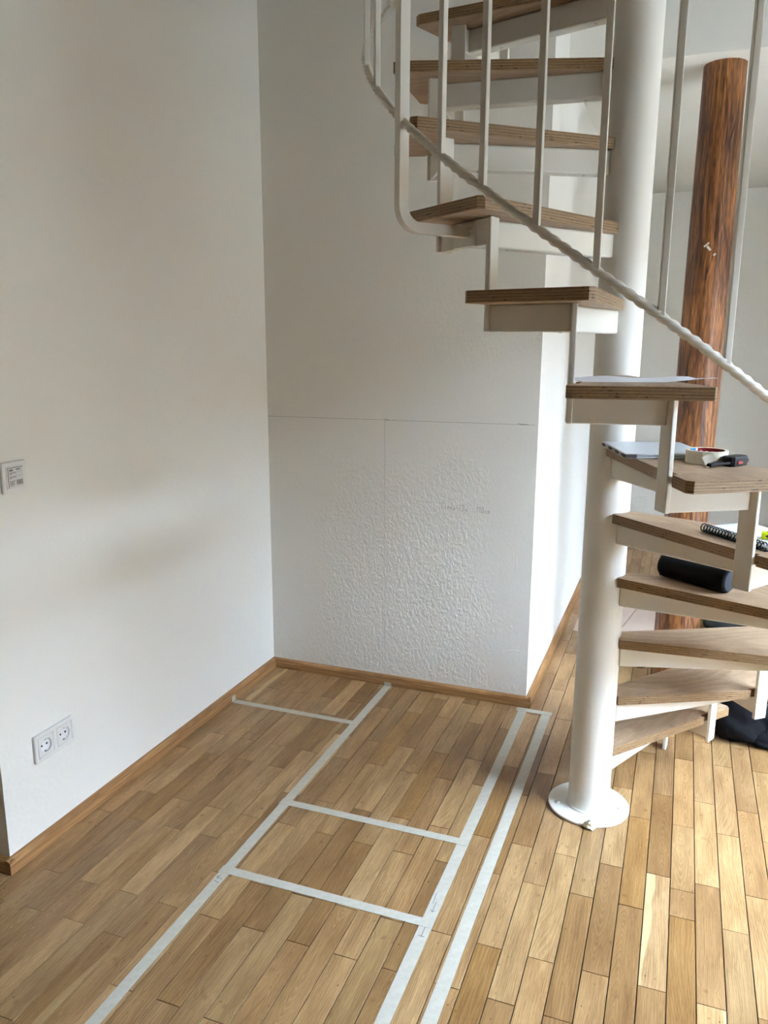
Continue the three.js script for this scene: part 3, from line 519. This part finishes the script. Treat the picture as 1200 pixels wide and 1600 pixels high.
{ // wire-bound notebook on tread 5, marker on it
  const nb = thing('spiral_notebook', 'open white wire bound notebook on the tread below the tape roll', 'notebook', [0.190, HS[4] + 0.0004, -2.050], -0.89);
  mesh('back_cover', box(-0.105, 0.105, 0, 0.0025, -0.074, 0.074), mBlack, nb);
  const pg = flatSheet(0.206, 0.140, (u, v) => 0.0027 + 0.0015 * Math.sin(v * 3.1), 8, 12, 0.009); mesh('pages', pg, mPaper, nb).position.z = -0.004;
  const ring = new THREE.TorusGeometry(0.0095, 0.0016, 6, 16);
  for (let i = 0; i < 20; i++) { const r = mesh('wire_ring', ring, mBlackGloss, nb); r.position.set(-0.098 + i * 0.0103, 0.0112, 0.073); r.rotation.y = Math.PI / 2; }
  const mk = thing('marker_pen', 'yellow green marker lying on the open notebook', 'marker', [0.243, HS[4] + 0.0140, -1.995], -0.10);
  const cv = document.createElement('canvas'); cv.width = 512; cv.height = 128; const c = cv.getContext('2d'); c.fillStyle = '#d3e400'; c.fillRect(0, 0, 512, 128); c.fillStyle = '#2c3206'; c.save(); c.translate(70, 62); c.rotate(Math.PI / 4); c.fillRect(-22, -22, 44, 44); c.restore(); c.font = 'bold 78px sans-serif'; c.fillText('/2x', 120, 90);
  const ct = new THREE.CanvasTexture(cv); ct.colorSpace = THREE.SRGBColorSpace;
  const bg = rbox(0.098, 0.016, 0.026, 0.003, 2); bg.translate(0, 0.008, 0); mesh('barrel', bg, std({ map: ct, roughness: 0.4 }), mk);
  const cp = rbox(0.03, 0.017, 0.027, 0.003, 2); cp.translate(0.064, 0.0085, 0); mesh('cap', cp, std({ color: 0x59610a, roughness: 0.4 }), mk);
}
{ // black cylindrical case on tread 4
  const A = new THREE.Vector3(-0.018, 0, -2.300), B = new THREE.Vector3(0.150, 0, -2.190), len = A.distanceTo(B), C = thing('pencil_case', 'black cylindrical case lying on a lower tread', 'case', [(A.x + B.x) / 2, HS[3] + 0.0006, (A.z + B.z) / 2], -Math.atan2(B.z - A.z, B.x - A.x));
  const r = 0.033, prof = [[0, -len / 2], [r * 0.86, -len / 2], [r * 0.97, -len / 2 + 0.005], [r, -len / 2 + 0.013], [r * 0.985, 0], [r, len / 2 - 0.013], [r * 0.97, len / 2 - 0.005], [r * 0.86, len / 2], [0, len / 2]].map(([a, b]) => new THREE.Vector2(a, b));
  const g = new THREE.LatheGeometry(prof, 40); g.rotateZ(Math.PI / 2); g.translate(0, r, 0); mesh('body', g, mBlack, C);
  const e = new THREE.CylinderGeometry(r * 0.80, r * 0.84, 0.002, 32); e.rotateZ(-Math.PI / 2); e.translate(len / 2 + 0.0008, r, 0); mesh('end_cap', e, std({ color: 0x262f39, roughness: 0.45 }), C).userData.label = 'dark slate grey end panel';
  const z = rbox(len * 0.9, 0.003, 0.006, 0.001, 1); mesh('zip', z, mBlackGloss, C).position.set(0, r * 2 - 0.0004, 0.004);
}

/* ------------------------------------------------------------------ things on the floor behind */
function blob(rx, ry, rz, f, seg = 40) {
  const g = new THREE.SphereGeometry(1, seg, seg * 0.7 | 0), p = g.attributes.position, nn = makeNoise(131);
  for (let i = 0; i < p.count; i++) { const x = p.getX(i), y = p.getY(i), z = p.getZ(i), k = 1 + f * (nn(x * 2.3 + 9, y * 2.3 + z * 1.7 + 9) - 0.5) + f * 0.4 * (nn(x * 6 + 30, y * 6 + z * 5 + 30) - 0.5); p.setXYZ(i, x * k * rx, Math.max(-0.86, y * k) * ry, z * k * rz); }
  g.deleteAttribute('normal'); const q = mergeVertices(g, 1e-5); q.computeVertexNormals(); q.computeBoundingBox(); q.translate(0, -q.boundingBox.min.y, 0); return q;
}
{
  const B = thing('black_bag', 'slouched black fabric bag on the parquet under the lowest treads', 'bag', [0.262, 0.0008, -2.905]);
  mesh('body', blob(0.098, 0.108, 0.085, 0.35), mBlack, B);
  const flap = blob(0.06, 0.030, 0.05, 0.3, 28); mesh('side_pocket', flap, mBlack, B).position.set(0.098, 0, 0.03);
  const s = new THREE.TubeGeometry(new THREE.CatmullRomCurve3([[0.04, 0.15, 0.02], [0.10, 0.16, 0.03], [0.118, 0.10, 0.035], [0.118, 0.04, 0.04], [0.13, 0.012, 0.05]].map((a) => new THREE.Vector3(...a))), 30, 0.007, 8);
  mesh('strap', s, mBlack, B);
  const D = thing('backpack', 'dark bag standing on the floor behind the timber post', 'bag', [0.335, 0.0008, -4.12]);
  mesh('body', blob(0.19, 0.20, 0.13, 0.2), std({ color: 0x0d1112, roughness: 0.7 }), D);
  mesh('side_pocket', blob(0.08, 0.09, 0.06, 0.2, 24), std({ color: 0x0f1514, roughness: 0.7 }), D).position.set(-0.08, 0, 0.1);
  const st = new THREE.CylinderGeometry(0.008, 0.008, 0.34, 12); const stick = mesh('white_rod', st, mPlastic); stick.position.set(0.118, 0.171, -4.03); tag(stick, 'thin white rod standing between the timber post and the dark bag', 'rod');
  // pale sheets on the floor
  const pale = std({ color: new THREE.Color().setRGB(0.50, 0.37, 0.285), roughness: 0.85 });
  const c1 = mesh('cardboard_sheet', (() => { const s = new THREE.Shape(); [[-0.42, 3.78], [-0.225, 3.78], [-0.122, 4.40], [-0.42, 4.40]].forEach(([a, b], i) => (i ? s.lineTo(a, b) : s.moveTo(a, b))); s.closePath(); const g = new THREE.ExtrudeGeometry(s, { depth: 0.004, bevelEnabled: false }); g.rotateX(-Math.PI / 2); g.translate(0, 0.0008, 0); return g; })(), pale);
  tag(c1, 'pale cardboard sheet on the floor on the baseboard side of the gap', 'cardboard');
  const c2 = mesh('cardboard_sheet', (() => { const s = new THREE.Shape(); [[-0.219, 3.78], [0.10, 3.78], [0.10, 4.40], [-0.117, 4.40]].forEach(([a, b], i) => (i ? s.lineTo(a, b) : s.moveTo(a, b))); s.closePath(); const g = new THREE.ExtrudeGeometry(s, { depth: 0.004, bevelEnabled: false }); g.rotateX(-Math.PI / 2); g.translate(0, 0.0008, 0); return g; })(), pale);
  tag(c2, 'pale cardboard sheet on the floor beside the foot of the timber post', 'cardboard');
  const cab = new THREE.TubeGeometry(new THREE.CatmullRomCurve3([[-0.25, 0.0045, -3.50], [-0.14, 0.0045, -3.47], [-0.09, 0.0045, -3.43], [-0.06, 0.0045, -3.46], [-0.07, 0.0045, -3.55], [0.03, 0.0045, -3.62], [0.2, 0.0045, -3.7]].map((a) => new THREE.Vector3(...a))), 50, 0.0035, 8);
  tag(mesh('cable', cab, mBlack), 'thin black cable on the parquet by the timber post', 'cable');
}
{ // crumb of filler on the rim of the base plate
  const F = thing('filler_lump', 'crumbly beige lump of filler on the rim of the column base plate', 'filler', [AX + 0.018, 0.0006, AZ + 0.122]);
  mesh('lump', blob(0.014, 0.013, 0.013, 0.9, 26), std({ color: 0xd8ccb0, roughness: 0.95 }), F);
  const h = mesh('screw_head', new THREE.CylinderGeometry(0.005, 0.005, 0.003, 16), mMetal, F); h.position.set(-0.002, 0.0225, -0.004);
}

scene.updateMatrixWorld(true);
renderer.render(scene, camera);
